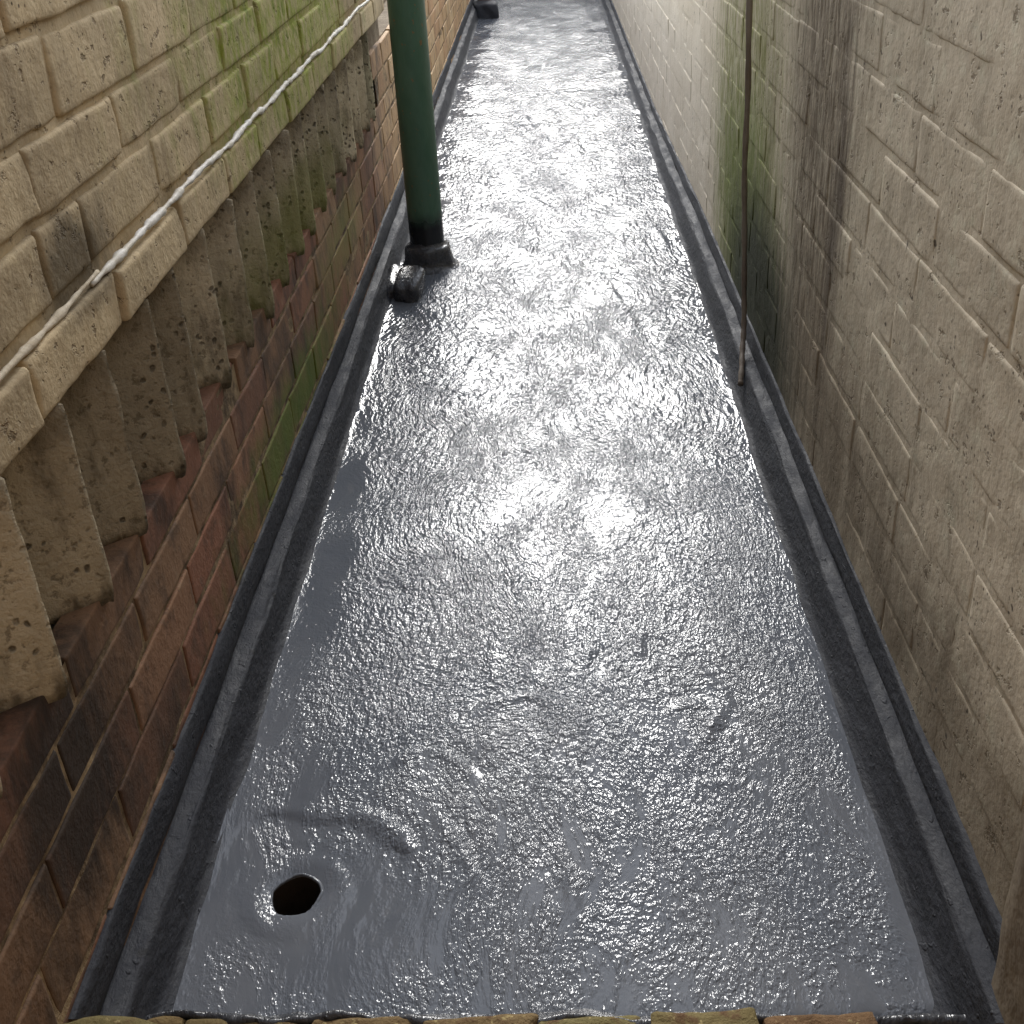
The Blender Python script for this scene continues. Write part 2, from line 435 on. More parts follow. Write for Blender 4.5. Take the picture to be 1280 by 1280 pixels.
def grid_mesh(name, V, closed_u=False, hide=None):
    """V is an (nu, nv, 3) array of points"""
    nu, nv = V.shape[:2]
    i = np.arange(nu * nv).reshape(nu, nv)
    A = np.concatenate([i, i[:1]], 0) if closed_u else i
    q = np.stack([A[:-1, :-1], A[1:, :-1], A[1:, 1:], A[:-1, 1:]], -1).reshape(-1, 4)
    v = V.reshape(-1, 3)
    if hide is not None: q = q[~hide.ravel()[q].any(1)]
    me = bpy.data.meshes.new(name)
    me.vertices.add(len(v)); me.vertices.foreach_set('co', v.astype(np.float32).ravel())
    me.loops.add(q.size); me.loops.foreach_set('vertex_index', q.astype(np.int32).ravel())
    me.polygons.add(len(q)); me.polygons.foreach_set('loop_start', (np.arange(len(q)) * 4).astype(np.int32))
    me.update(calc_edges=True); me.validate()
    return me
def box(v, f, a, b):
    """append a box from corner a to corner b"""
    n = len(v)
    v += [(x, y, z) for x in (a[0], b[0]) for y in (a[1], b[1]) for z in (a[2], b[2])]
    f += [tuple(n + k for k in q) for q in ((0, 1, 3, 2), (4, 6, 7, 5), (0, 4, 5, 1), (2, 3, 7, 6), (0, 2, 6, 4), (1, 5, 7, 3))]

def brick_patch(L, Hh, depth, r, rough, seed, nx=11, nz=6, endk=1.0):
    """front of one brick as a little height field with rounded, chipped edges and sides running back; u = length, v = height, h = out"""
    rg = np.random.default_rng(seed)
    def ax(l, n):
        m = l / 2
        e0 = np.array([0, 0.3 * r, r, 2.2 * r])
        core = np.linspace(-m + 2.2 * r, m - 2.2 * r, max(2, n - 6))[1:-1]
        return np.concatenate([-m + e0, core, (m - e0)[::-1]])
    u, v = ax(L, nx), ax(Hh, nz)
    nx, nz = len(u), len(v)
    U, Vv = np.meshgrid(u, v, indexing='ij')
    du = np.minimum(U + L / 2, L / 2 - U); dv = np.minimum(Vv + Hh / 2, Hh / 2 - Vv)
    fall = lambda d: np.where(d < r, 1 - np.sqrt(np.clip(1 - (1 - d / r) ** 2, 0, 1)), 0)
    h = -r * np.clip(endk * fall(du) + fall(dv), 0, 1.25)
    h += fbm(U * 28, Vv * 28, seed % 9999, 3) * rough
    h += rg.normal(0, 0.25) * rough + U * rg.normal(0, 0.004) + Vv * rg.normal(0, 0.015)
    if rg.random() < 0.35:
        cx, cz = rg.choice([-1, 1]) * L / 2, rg.choice([-1, 1]) * Hh / 2
        h -= 0.6 * r * np.clip(1 - np.hypot(U - cx, Vv - cz) / (0.016 + 0.02 * rg.random()), 0, 1) * 1.6
    U = U + fbm(Vv * 40 + 3, U * 25, seed % 777, 2) * rough * 1.1
    Vv = Vv + fbm(U * 22 + 9, Vv * 25, seed % 555, 2) * rough * 1.1
    pts = [tuple(p) for p in np.stack([U, Vv, h], -1).reshape(-1, 3)]
    idx = np.arange(nx * nz).reshape(nx, nz)
    faces = [(int(idx[i, j]), int(idx[i + 1, j]), int(idx[i + 1, j + 1]), int(idx[i, j + 1])) for i in range(nx - 1) for j in range(nz - 1)]
    ring = [idx[i, 0] for i in range(nx)] + [idx[nx - 1, j] for j in range(1, nz)] + [idx[i, nz - 1] for i in range(nx - 2, -1, -1)] + [idx[0, j] for j in range(nz - 2, 0, -1)]
    n0 = len(pts)
    for k in ring: pts.append((pts[k][0], pts[k][1], -depth))
    m = len(ring)
    for k in range(m): faces.append((int(ring[k]), n0 + k, n0 + (k + 1) % m, int(ring[(k + 1) % m])))
    return pts, faces

CR, CU, CB = Vector(cr), Vector(cu), Vector(cb)
def project(p):
    d = Vector(p) - Vector((0, 0, 1.06))
    x, y, z = d.dot(CR), d.dot(CU), -d.dot(CB)
    if z < 0.05: return (-9999, -9999, z)
    return (705 + 1447 * x / z, 640 - 1447 * y / z, z)

def lay_bricks(parent, x, nrm, rows, mat, joint, depth, r, rough, name='brick', limit=290, nmax=(15, 10)):
    """rows: (z0, z1, [joint positions along y], proud). Bricks seen at 10 px or more are parts; the others are joined."""
    sv, sf, count = [], [], 0
    for z0, z1, js, proud in rows:
        zc, hh = (z0 + z1) / 2, (z1 - z0) - joint
        for y0, y1 in zip(js[:-1], js[1:]):
            L = y1 - y0 - joint
            if L < 0.02: continue
            yc = (y0 + y1) / 2
            a_, b_ = project((x, y0, zc)), project((x, y1, zc))
            c_, d_ = project((x, y0, z0)), project((x, y0, z1))
            inside = any(-30 < q[0] < 1310 and -40 < q[1] < 1300 for q in (a_, b_, c_, d_))
            size = max(abs(a_[0] - b_[0]), abs(a_[1] - b_[1]))
            j = lambda s: rnd.gauss(0, s)
            px = x + nrm * (proud + j(0.0004 if nrm < 0 else 0.0009))
            if inside and size >= 9 and count < limit:
                big = size > 60
                p, f = brick_patch(L + j(0.002), hh + j(0.0012), depth, r, rough, rnd.randrange(10 ** 6), *(nmax if big else (8, 8)), endk=1.0 if nrm > 0 else 0.35)
                p = [(q[2] * nrm, q[0], q[1]) for q in p]
                if nrm < 0: f = [tuple(reversed(t_)) for t_ in f]
                f = [tuple(reversed(t_)) for t_ in f] if nrm > 0 and False else f
                link(name, pyd(name, p, f), mat, (px, yc, zc + j(0.001)), parent)
                count += 1
            else:
                n = len(sv)
                q = min(0.006, r)
                hl, hv = L / 2, hh / 2
                for (dy, dz, dx) in ((-hl, -hv, -depth), (hl, -hv, -depth), (hl, hv, -depth), (-hl, hv, -depth),
                                     (-hl, -hv, -q), (hl, -hv, -q), (hl, hv, -q), (-hl, hv, -q),
                                     (-hl + q, -hv + q, 0), (hl - q, -hv + q, 0), (hl - q, hv - q, 0), (-hl + q, hv - q, 0)):
                    sv.append((px + nrm * dx, yc + dy, zc + dz))
                for k in range(4):
                    k2 = (k + 1) % 4
                    sf.append((n + k, n + k2, n + 4 + k2, n + 4 + k)); sf.append((n + 4 + k, n + 4 + k2, n + 8 + k2, n + 8 + k))
                sf.append((n + 8, n + 9, n + 10, n + 11))
    if sv:
        p0 = wloc(parent)
        o = link('brickwork', pyd('brickwork', [Vector(q) - p0 for q in sv], sf), mat, p0, parent, smooth=False, kind='stuff')
    return count

def sheet(name, x, nrm, y0, y1, z0, z1, mat, parent, rough, step=0.012, ystep=None, seed=5, cut=None):
    ys = np.arange(y0, y1 + 1e-6, ystep or step * 1.5); zs = np.arange(z0, z1 + 1e-6, step)
    Yg, Zg = np.meshgrid(ys, zs, indexing='ij')
    Xg = x + nrm * fbm(Yg * 22, Zg * 30, seed, 3) * rough
    p0 = wloc(parent)
    V = np.stack([Xg - p0.x, Yg - p0.y, Zg - p0.z], -1)
    return link(name, grid_mesh(name, V, hide=((Yg > cut) & (Zg > 0.84)) if cut else None), mat, p0, parent)

def tube(name, path, radii, mat, parent=None, loc=None, n=12, wob=0.0, seed=3, cap=True):
    path = [Vector(p) for p in path]
    loc = Vector(loc) if loc is not None else path[0]
    rg = np.random.default_rng(seed)
    rings = []
    for i, p in enumerate(path):
        d = (path[min(i + 1, len(path) - 1)] - path[max(i - 1, 0)]).normalized()
        s = d.orthogonal().normalized() if abs(d.z) > 0.9 else Vector((0, 0, 1)).cross(d).normalized()
        if abs(d.z) > 0.9: s = (Vector((1, 0, 0)) - d * d.x).normalized()
        t_ = d.cross(s)
        ring = []
        for k in range(n):
            a_ = 2 * math.pi * k / n
            rr = radii[i] * (1 + wob * rg.normal())
            ring.append(p + (s * math.cos(a_) + t_ * math.sin(a_)) * rr - loc)
        rings.append(ring)
    v = [q for r_ in rings for q in r_]
    f = [(i * n + k, i * n + (k + 1) % n, (i + 1) * n + (k + 1) % n, (i + 1) * n + k) for i in range(len(path) - 1) for k in range(n)]
    if cap:
        f.append(tuple(range(n - 1, -1, -1))); f.append(tuple(range(len(v) - n, len(v))))
    return link(name, pyd(name, v, f), mat, loc, parent)

# ------------------------------------------------------------------ ground, roof
XL, XR = -0.475, 0.425
YA, YE = 0.745, 13.0
HOLE = (-0.3275, 0.935, 0.0275)

gv = [(-60, -60, -2.9), (60, -60, -2.9), (60, 120, -2.9), (-60, 120, -2.9)]
link('ground', pyd('ground', gv, [(0, 1, 2, 3)]), M['ground'], smooth=False, kind='structure')

RIDGES = [
 [(-0.294, 1.062), (-0.248, 1.053), (-0.215, 1.024), (-0.197, 0.985), (-0.195, 0.936)], [(-0.088, 3.828), (-0.005, 3.661)],
 [(-0.068, 3.556), (-0.05, 3.354), (-0.088, 3.141)], [(-0.208, 3.466), (-0.174, 3.234)], [(-0.264, 3.417), (-0.236, 3.285)],
 [(0.028, 3.212), (0.02, 3.03)], [(0.032, 1.399), (0.021, 1.314)], [(0.11, 1.425), (0.106, 1.337)],
 [(-0.158, 1.22), (-0.116, 1.26), (-0.06, 1.277), (0.002, 1.245)], [(0.14, 1.237), (0.166, 1.248), (0.191, 1.24)],
 [(0.127, 1.34), (0.184, 1.323), (0.217, 1.268), (0.229, 1.2)], [(-0.193, 1.174), (-0.148, 1.141), (-0.115, 1.095)],
 [(-0.179, 1.07), (-0.14, 0.995), (-0.108, 0.927)], [(-0.023, 1.015), (-0.008, 0.94), (-0.001, 0.871)],
 [(0.236, 4.201), (0.236, 3.835)], [(-0.027, 4.741), (-0.016, 4.475)], [(-0.111, 5.125), (-0.085, 4.82)],
 [(0.275, 3.645), (0.32, 3.312), (0.327, 3.031)], [(-0.248, 1.138), (-0.199, 1.182)],
 [(-0.09, 1.627), (-0.074, 1.488)], [(-0.226, 2.042), (-0.168, 2.181)],
 [(0.213, 1.242), (0.163, 1.148)], [(0.102, 3.121), (0.184, 2.691), (0.207, 2.488)], [(0.098, 4.653), (0.106, 4.277)]]
for _ in range(22):
    y = 0.9 + 6.5 * rnd.random() ** 1.3
    x = rnd.uniform(-0.3, 0.32)
    an = rnd.gauss(math.pi / 2, 0.5); ln = rnd.uniform(0.05, 0.11) * (1 + 0.25 * y)
    cv = rnd.gauss(0, 0.8); pts = [(x, y)]
    for k in range(4):
        x += math.cos(an) * ln / 4; y += math.sin(an) * ln / 4; an += cv / 4
        pts.append((x, y))
    RIDGES.append(pts)

ys = [YA]
while ys[-1] < YE: ys.append(ys[-1] + (0.0042 if ys[-1] < 1.6 else 0.0042 + 0.0034 * (ys[-1] - 1.6)))
ys = np.array(ys)
xs = np.linspace(-0.455, 0.392, 200)
Xg, Yg = np.meshgrid(xs, ys, indexing='ij')
Zg = 0.0030 * fbm(Xg * 5, Yg * 3, 21, 2) + 0.0008 * fbm(Xg * 26 + 4 * fbm(Xg * 3, Yg * 2, 5, 1), Yg * 9, 31, 3) + 0.0006 * fbm(Xg * 60, Yg * 34, 33, 2) * np.clip((Yg - 1.5) / 3, 0, 1)
for k, pts in enumerate(RIDGES):
    pts = np.array(pts)
    best = np.full(Xg.shape, 9.0); side = np.zeros(Xg.shape); along = np.zeros(Xg.shape)
    x0, x1 = pts[:, 0].min() - 0.06, pts[:, 0].max() + 0.06
    y0, y1 = pts[:, 1].min() - 0.06, pts[:, 1].max() + 0.06
    I = (xs > x0) & (xs < x1); J = (ys > y0) & (ys < y1)
    if not I.any() or not J.any(): continue
    sx, sy = Xg[np.ix_(I, J)], Yg[np.ix_(I, J)]
    best = np.full(sx.shape, 9.0); sgn = np.zeros(sx.shape); fade = np.zeros(sx.shape)
    n = len(pts) - 1
    for i in range(n):
        a_, b_ = pts[i], pts[i + 1]
        ab = b_ - a_
        t_ = np.clip(((sx - a_[0]) * ab[0] + (sy - a_[1]) * ab[1]) / (ab @ ab), 0, 1)
        d = np.hypot(sx - a_[0] - t_ * ab[0], sy - a_[1] - t_ * ab[1])
        cr_ = ab[0] * (sy - a_[1]) - ab[1] * (sx - a_[0])
        up = d < best
        best = np.where(up, d, best); sgn = np.where(up, np.sign(cr_), sgn)
        fade = np.where(up, np.sin(np.pi * np.clip((i + t_) / n, 0.04, 0.96)), fade)
    wd = 0.0075 * (1 + 0.25 * pts[:, 1].mean() / 2)
    amp = (0.0026 if k < 24 else 0.0012) * (1 + 0.2 * pts[:, 1].mean())
    sd_ = best * sgn
    prof = np.exp(-(sd_ / wd) ** 2) - 0.5 * np.exp(-((sd_ - 1.7 * wd) / (1.6 * wd)) ** 2)
    Zg[np.ix_(I, J)] += amp * fade * prof
# the round reinforcing patch at the outlet and its sunken throat, curling up to the edge trims
dd = np.hypot(Xg - HOLE[0], (Yg - HOLE[1]))
ang = np.arctan2(Yg - HOLE[1], Xg - HOLE[0])
pr = 0.128 + 0.012 * np.sin(3 * ang + 1) + 0.006 * np.sin(7 * ang)
Zg -= 0.0042 / (1 + np.exp((dd - pr) / 0.0030)) * np.clip(0.55 + 0.6 * np.sin(ang + 0.4), 0.1, 1)
Zg += 0.0003 * np.sin(dd * 230 + 1.2 * np.sin(2 * ang)) * np.exp(-((dd - 0.06) / 0.03) ** 2)
Zg += -0.0030 * np.exp(-((dd - 0.02) / 0.016) ** 2) + 0.0012 * np.exp(-((dd - 0.050) / 0.010) ** 2)
Zg *= np.clip((Xg + 0.437) / 0.05, 0, 1) * np.clip((0.375 - Xg) / 0.05, 0, 1)
Zg += 0.0018 * np.exp((-0.432 - Xg) / 0.012) * (Xg < -0.38) + 0.0018 * np.exp((Xg - 0.370) / 0.012) * (Xg > 0.33)
Zg = np.minimum(Zg, 0.03)
near = np.exp(-np.clip(Yg - YA, 0, 9) / 0.006)
Zg -= 0.006 * near
# snug the vertices round the outlet
ang = np.arctan2((Yg - HOLE[1]) / 1.1, Xg - HOLE[0])
R_ = np.hypot(Xg - HOLE[0], (Yg - HOLE[1]) / 1.1)
wob = HOLE[2] * (1 + 0.015 * np.sin(2 * ang + 0.5) + 0.03 * np.sin(5 * ang))
sn = (R_ > wob * 0.72) & (R_ < wob * 1.0)
Xs = np.where(sn, HOLE[0] + np.cos(ang) * wob, Xg); Ysn = np.where(sn, HOLE[1] + 1.1 * np.sin(ang) * wob, Yg)
V = np.stack([Xs, Ysn, Zg], -1)
roof = link('roof', grid_mesh('roof', V, hide=(R_ <= wob * 0.72)), M['resin'], kind='structure')
roof['label'] = 'narrow flat roof freshly coated in glistening wet grey resin'

# throat of the outlet and the rim of the coating curling into it
ths = np.linspace(0, 2 * np.pi, 64, endpoint=False)
def ringz(rad, z): return np.stack([HOLE[0] + np.cos(ths) * rad, HOLE[1] + 1.1 * np.sin(ths) * rad, np.full(64, z)], -1)
wr = HOLE[2] * (1 + 0.015 * np.sin(2 * ths + 0.5) + 0.03 * np.sin(5 * ths) + 0.012 * rng.normal(size=64))
Vt = np.stack([ringz(wr * 1.02, -0.006), ringz(wr * 1.01, -0.009), ringz(wr * 0.99, -0.12), ringz(wr * 0.9, -0.26), ringz(wr * 0.02, -0.27)], 1)
link('drain_throat', grid_mesh('drain_throat', Vt, closed_u=True), M['inside'], (0, 0, 0), roof)
Vr = np.stack([ringz(wr * 1.14, -0.0060), ringz(wr * 1.05, -0.0036), ringz(wr * 0.99, -0.0040), ringz(wr * 0.975, -0.0055), ringz(wr * 1.0, -0.0075)], 1)
Vr[:, :, 2] += fbm(Vr[:, :, 0] * 90, Vr[:, :, 1] * 90, 8, 2) * 0.0012
link('drain_rim', grid_mesh('drain_rim', Vr, closed_u=True), M['resin'], (0, 0, 0), roof)

# upstands and cove trims along both walls
def trim(name, prof, mat, seed, hscale=None, y1=YE):
    yy = [0.0]
    while yy[-1] < y1 - YA: yy.append(yy[-1] + 0.008 + 0.004 * yy[-1])
    yy = np.array(yy)
    prof = np.array(prof)
    V = np.zeros((len(yy), len(prof), 3))
    for j, (px, pz) in enumerate(prof):
        wobx = fbm(yy * 6, np.full_like(yy, j * 0.14), seed, 3) * 0.0040
        wobz = fbm(yy * 7, np.full_like(yy, j * 0.14 + 40), seed + 3, 3) * 0.0050
        hs = hscale(yy) if hscale else 1.0
        ys0 = 0.7680 - 0.0395 * (px + 0.597) - 0.60 * max(pz, 0)
        V[:, j, 0] = px + wobx; V[:, j, 1] = yy + ys0 + (YA - ys0) * np.clip(yy / 0.6, 0, 1); V[:, j, 2] = pz * hs + wobz * (0.25 if pz < 0.004 else 1)
    return V
def smoothprof(p, k=3):
    p = np.array(p, float); out = []
    for i in range(len(p) - 1):
        for s in range(k):
            t_ = s / k
            p0, p1, p2, p3 = p[max(i - 1, 0)], p[i], p[i + 1], p[min(i + 2, len(p) - 1)]
            out.append(0.5 * (2 * p1 + (p2 - p0) * t_ + (2 * p0 - 5 * p1 + 4 * p2 - p3) * t_ ** 2 + (3 * p1 - p0 - 3 * p2 + p3) * t_ ** 3))
    out.append(p[-1])
    return np.array(out)
Lf = smoothprof([(-0.415, -0.004), (-0.433, 0.0025), (-0.4405, 0.010), (-0.4445, 0.030), (-0.4478, 0.050), (-0.4492, 0.0575), (-0.4520, 0.0610), (-0.4555, 0.0625), (-0.468, 0.0660), (-0.476, 0.0655)])
Lu = smoothprof([(-0.478, 0.060), (-0.4725, 0.070), (-0.4705, 0.085), (-0.4700, 0.105), (-0.4712, 0.119), (-0.4745, 0.122), (-0.482, 0.1225)])
Rf = smoothprof([(0.352, -0.004), (0.369, 0.0025), (0.377, 0.010), (0.3835, 0.030), (0.389, 0.050), (0.391, 0.0575), (0.394, 0.0615), (0.398, 0.063), (0.409, 0.0665), (0.4165, 0.0665)])
Ru = smoothprof([(0.417, 0.058), (0.4145, 0.070), (0.4165, 0.085), (0.4185, 0.098), (0.4205, 0.102), (0.430, 0.103)])
rs = lambda y: 1 - 0.42 * np.clip((y - 2.4) / 1.6, 0, 1)
for nm, pf, sd0, hs in (('cove_trim', Lf, 51, None), ('upstand', Lu, 61, None), ('cove_trim', Rf[::-1], 71, rs), ('upstand', Ru[::-1], 81, rs)):
    Vp = trim(nm, pf, None, sd0, hs)
    link(nm, grid_mesh(nm, Vp), M['resin_dark'], (0, 0, 0), roof)

# ragged lip of coating at the near end, lying over the parapet bricks
xx = np.linspace(-0.56, 0.44, 150)
lipx = []
yb = lambda x: 0.7700 - 0.0395 * (x + 0.597)
Vl = np.zeros((150, 6, 3))
edge = fbm(xx * 16, xx * 0 + 2, 91, 4) * 0.010
for j, (dy, dz) in enumerate(((0.020, -0.004), (0.006, 0.012), (-0.001, 0.022), (-0.006, 0.0245), (-0.010, 0.021), (-0.009, 0.012))):
    Vl[:, j, 0] = xx
    Vl[:, j, 1] = yb(xx) + dy + edge * (0.5 + 0.2 * j) + fbm(xx * 40, xx * 0 + j * 0.7, 92, 2) * 0.003
    Vl[:, j, 2] = dz + fbm(xx * 24, xx * 0 + j * 0.5, 93, 3) * 0.008
link('coating_lip', grid_mesh('coating_lip', Vl), M['tar'], (0, 0, 0), roof)

# ------------------------------------------------------------------ left wall
WT_L, WT_R, WF = 1.45, 1.45, 0.55
YN = 0.30
left = thing('brick_wall', (-0.62, 4.0, -2.9), 'left brick wall painted tan above a band of sawtooth concrete blocks', 'wall')
cv, cf = [], []
box(cv, cf, (-0.92, YN, -2.9), (-0.56, 3.6, WT_L))
box(cv, cf, (-0.92, 3.6001, -2.9), (-0.56, 13.2, WF))
box(cv, cf, (-0.5599, YN, -2.9), (-0.487, 13.2, 0.345))
box(cv, cf, (-0.5599, YN, 0.672), (-0.487, 3.6, WT_L))

box(cv, cf, (-0.5599, 3.36, 0.3451), (-0.487, 3.6, 0.6719))
box(cv, cf, (-0.5599, 3.6001, 0.3451), (-0.487, 13.2, 0.54))
p0 = wloc(left)
link('wall_core', pyd('wall_core', [Vector(q) - p0 for q in cv], cf), M['core'], p0, left, smooth=False)
sheet('mortar_joints', -0.4798, 1, YN, 3.6, 0.612, 1.30, M['paint_tan'], left, 0.004, 0.009, 0.012, 15)
sheet('mortar_joints', -0.4775, 1, YN, 9.0, 0.05, 0.398, M['mortar_red'], left, 0.002, 0.009, 0.016, 16)
sheet('mortar_joints', -0.4775, 1, 3.34, 9.0, 0.399, 0.541, M['mortar_red'], left, 0.003, 0.012, 0.02, 17)

def run(first, step, y0, y1, jit=0.008):
    out = []
    k = math.floor((y0 - first) / step)
    while first + k * step < y1 + step:
        out.append(first + k * step + rnd.gauss(0, jit)); k += 1
    return out
A = run(0.945 - 0.245, 0.245, YN, 0.8) + [1.184, 1.441, 1.680, 1.893, 2.150, 2.412, 2.653, 2.890, 3.121, 3.36, 3.60]
A = sorted(q for q in A if q < 1.0 or q > 1.1)
B = run(0.80, 0.245, YN, 0.85, 0.004) + [1.052, 1.164, 1.417, 1.668, 1.906, 2.136, 2.397, 2.641, 2.885, 3.13, 3.37, 3.61]
B = [q for q in B if q < 0.9 or q > 1.0]
C = run(0.83, 0.245, YN, 0.84, 0.004) + [1.065, 1.320, 1.567, 1.802, 2.058, 2.30, 2.545, 2.79, 3.03, 3.28, 3.52]
C = [q for q in C if q < 0.9 or q > 1.0]
Dj = run(0.93, 0.245, YN, 0.95, 0.004) + [1.169, 1.418, 1.673, 1.92, 2.165, 2.41, 2.65, 2.90, 3.14, 3.38, 3.62]
Dj = [q for q in Dj if q < 1.0 or q > 1.1]
rowsU = [(0.606, 0.671, A, 0.011), (0.680, 0.754, B, 0.0), (0.754, 0.824, C, 0.0), (0.824, 0.907, Dj, 0.0)]
z = 0.907
k = 0
while z < 1.28:
    rowsU.append((z, z + 0.075, run(0.36 + 0.12 * (k % 2), 0.245, YN, 3.6), 0.0)); z += 0.075; k += 1
nU = lay_bricks(left, XL, 1, rowsU, M['paint_tan'], 0.010, 0.03, 0.0038, 0.0028, limit=110)
rowsH = []
while z < WT_L - 0.04:
    rowsH.append((z, z + 0.075, run(0.36 + 0.12 * (k % 2), 0.245, YN, 3.6), 0.0)); z += 0.075; k += 1
lay_bricks(left, XL, 1, rowsH, M['paint_tan'], 0.010, 0.03, 0.0042, 0.0020, limit=0)
rowsL = [(0.055, 0.130, run(0.33, 0.235, YN, 9.0), 0), (0.130, 0.205, run(0.44, 0.235, YN, 9.0), 0),
         (0.205, 0.275, run(1.45 - 0.235 * 5, 0.235, YN, 9.0, 0.006), 0), (0.275, 0.342, run(1.29 - 0.235 * 4, 0.2325, YN, 9.0, 0.006), 0),
         (0.342, 0.400, run(0.41, 0.235, YN, 9.0), 0)]
rowsL += [(0.400 + 0.0705 * q, 0.4705 + 0.0705 * q, run(3.40 + 0.11 * (q % 2), 0.235, 3.4, 9.0), 0) for q in range(2)]
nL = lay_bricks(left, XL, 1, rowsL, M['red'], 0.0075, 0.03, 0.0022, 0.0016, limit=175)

# sawtooth band: triangular blocks standing on end
TY = [0.56, 0.70, 0.836, 0.982, 1.108, 1.258, 1.364, 1.516, 1.660, 1.803, 1.945, 2.09, 2.23, 2.37, 2.51, 2.655, 2.80, 2.94, 3.08, 3.215]
for k, ty in enumerate(TY):
    xc = -0.4620 + rnd.gauss(0, 0.0025)
    zb, zt = 0.385 + rnd.gauss(0, 0.004), 0.6105 + rnd.gauss(0, 0.0012)
    na, nz_ = 10, 22
    plan = []
    back = 0.100
    for s in np.linspace(0, 1, na): plan.append((xc - back * (1 - s) , ty - 0.082 * (1 - s)))
    plan[-1] = (xc - 0.003, ty - 0.0035)
    plan.append((xc - 0.0005, ty + 0.0005))
    for s in np.linspace(0, 1, na)[1:]: plan.append((xc - 0.004 - back * s, ty + 0.004 + 0.068 * s))
    plan = np.array(plan)
    zz = np.linspace(zb, zt, nz_)
    V = np.zeros((len(plan), nz_, 3))
    sgrid, zgrid = np.meshgrid(np.arange(len(plan)) * 0.011, zz, indexing='ij')
    d1 = fbm(sgrid * 40 + k * 7.7, zgrid * 40 + k * 3.1, 120 + k, 3) * 0.0022
    d2 = fbm(zgrid * 25 + k * 2, sgrid * 0 + k, 140 + k, 4) * 0.0020
    for i in range(len(plan)):
        side = -1 if i < na else 1
        eg = math.exp(-abs(i - na) / 1.6)
        V[i, :, 0] = plan[i, 0] + d1[i] * 0.75 + d2[i] * eg * 0.7
        V[i, :, 1] = plan[i, 1] + side * d1[i] * 0.75
        V[i, :, 2] = zz
    # ends are rounded over and broken
    for q, sgn in ((0, 1), (1, 1), (nz_ - 2, -1), (nz_ - 1, -1)):
        dz = fbm(np.arange(len(plan)) * 0.45 + k * 5, np.full(len(plan), q * 0.2), 160 + k, 3) * (0.007 if sgn > 0 else 0.0015)
        V[:, q, 2] += dz + 0
        pull = 0.004 if q == 0 else 0.001 if q == 1 else 0.0
        V[:, q, 0] -= pull
    i0 = Vector((xc, ty, zb))
    Vl_ = V - np.array(i0)
    me = grid_mesh('sawtooth_block', Vl_)
    bm = bmesh.new(); bm.from_mesh(me); bm.verts.ensure_lookup_table(); vl = list(bm.verts)
    idx = np.arange(len(plan) * nz_).reshape(len(plan), nz_)
    for col, rev in ((0, False), (nz_ - 1, True)):
        c = bm.verts.new(Vector(np.array([Vl_[:, col, 0].min(), 0.0, Vl_[:, col, 2].mean()])))
        for i in range(len(plan) - 1):
            t3 = [vl[idx[i, col]], vl[idx[i + 1, col]], c]
            bm.faces.new(t3[::-1] if rev else t3)
    bmesh.ops.recalc_face_normals(bm, faces=bm.faces)
    bm.to_mesh(me); bm.free()
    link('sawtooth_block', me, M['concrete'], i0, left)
sheet('mortar_bed', -0.5560, 1, YN, 3.38, 0.34, 0.68, M['mortar_red'], left, 0.010, 0.014, 0.02, 18)

# bead of sealant along the ledge
py, prr = [], []
yy = 1.13
while yy < 3.55:
    py.append((XL + 0.0075 + 0.003 * float(fbm(yy * 9, 0.3, 201, 2)), yy, 0.6745 + 0.007 * float(fbm(yy * 7, 1.0, 202, 3))))
    prr.append(max(0.0025, 0.0038 * min(1, (yy - 1.10) / 0.10) * (1.0 + 0.9 * float(fbm(yy * 55, 2.0, 203, 3)))))
    yy += 0.008
tube('sealant_bead', py, prr, M['sealant'], left, n=10, wob=0.10)
py, prr = [], []
yy = YN
while yy < 1.16:
    py.append((XL + 0.0055 + 0.003 * float(fbm(yy * 9, 0.3, 211, 2)), yy, 0.6745 + 0.009 * float(fbm(yy * 8, 1.0, 212, 3))))
    prr.append(max(0.002, 0.0030 * (1.0 + 1.6 * float(fbm(yy * 26, 2.0, 213, 3)))))
    yy += 0.008
tube('mortar_bead', py, prr, M['old_sealant'], left, n=8, wob=0.06)

# ------------------------------------------------------------------ right wall
right = thing('brick_wall', (0.58, 4.0, -2.9), 'right cream painted brick wall with brown leak stains and moss', 'wall')
cv, cf = [], []
box(cv, cf, (0.437, YN, -2.9), (0.75, 3.6, WT_R))
box(cv, cf, (0.437, 3.6001, -2.9), (0.75, 13.2, 0.845))
p0 = wloc(right)
link('wall_core', pyd('wall_core', [Vector(q) - p0 for q in cv], cf), M['core'], p0, right, smooth=False)
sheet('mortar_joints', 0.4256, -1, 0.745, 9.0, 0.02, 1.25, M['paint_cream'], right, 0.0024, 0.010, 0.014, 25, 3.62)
beds = [0.010, 0.085, 0.160, 0.235, 0.310, 0.385, 0.460, 0.536, 0.612, 0.688, 0.765, 0.842, 0.918, 0.993, 1.068, 1.143, 1.218]
first = {5: 1.47 - 0.24 * 4, 7: 1.18 - 0.12, 8: 1.01, 9: 0.885, 10: 1.08, 11: 0.92}
rowsR = []
for i in range(len(beds) - 1):
    f0 = first.get(i, 0.9 + 0.12 * (i % 2)) if i != 4 else 1.468
    rowsR.append((beds[i], beds[i + 1], [q for q in run(f0, 0.24, 0.50, 9.0 if i < 11 else 3.35, 0.006)], 0.0))
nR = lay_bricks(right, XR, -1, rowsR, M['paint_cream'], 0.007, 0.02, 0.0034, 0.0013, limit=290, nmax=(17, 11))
z = 1.218; rowsH = []
k = 0
while z < WT_R - 0.04:
    rowsH.append((z, z + 0.075, run(0.4 + 0.12 * (k % 2), 0.24, 0.4, 3.35), 0.0)); z += 0.075; k += 1
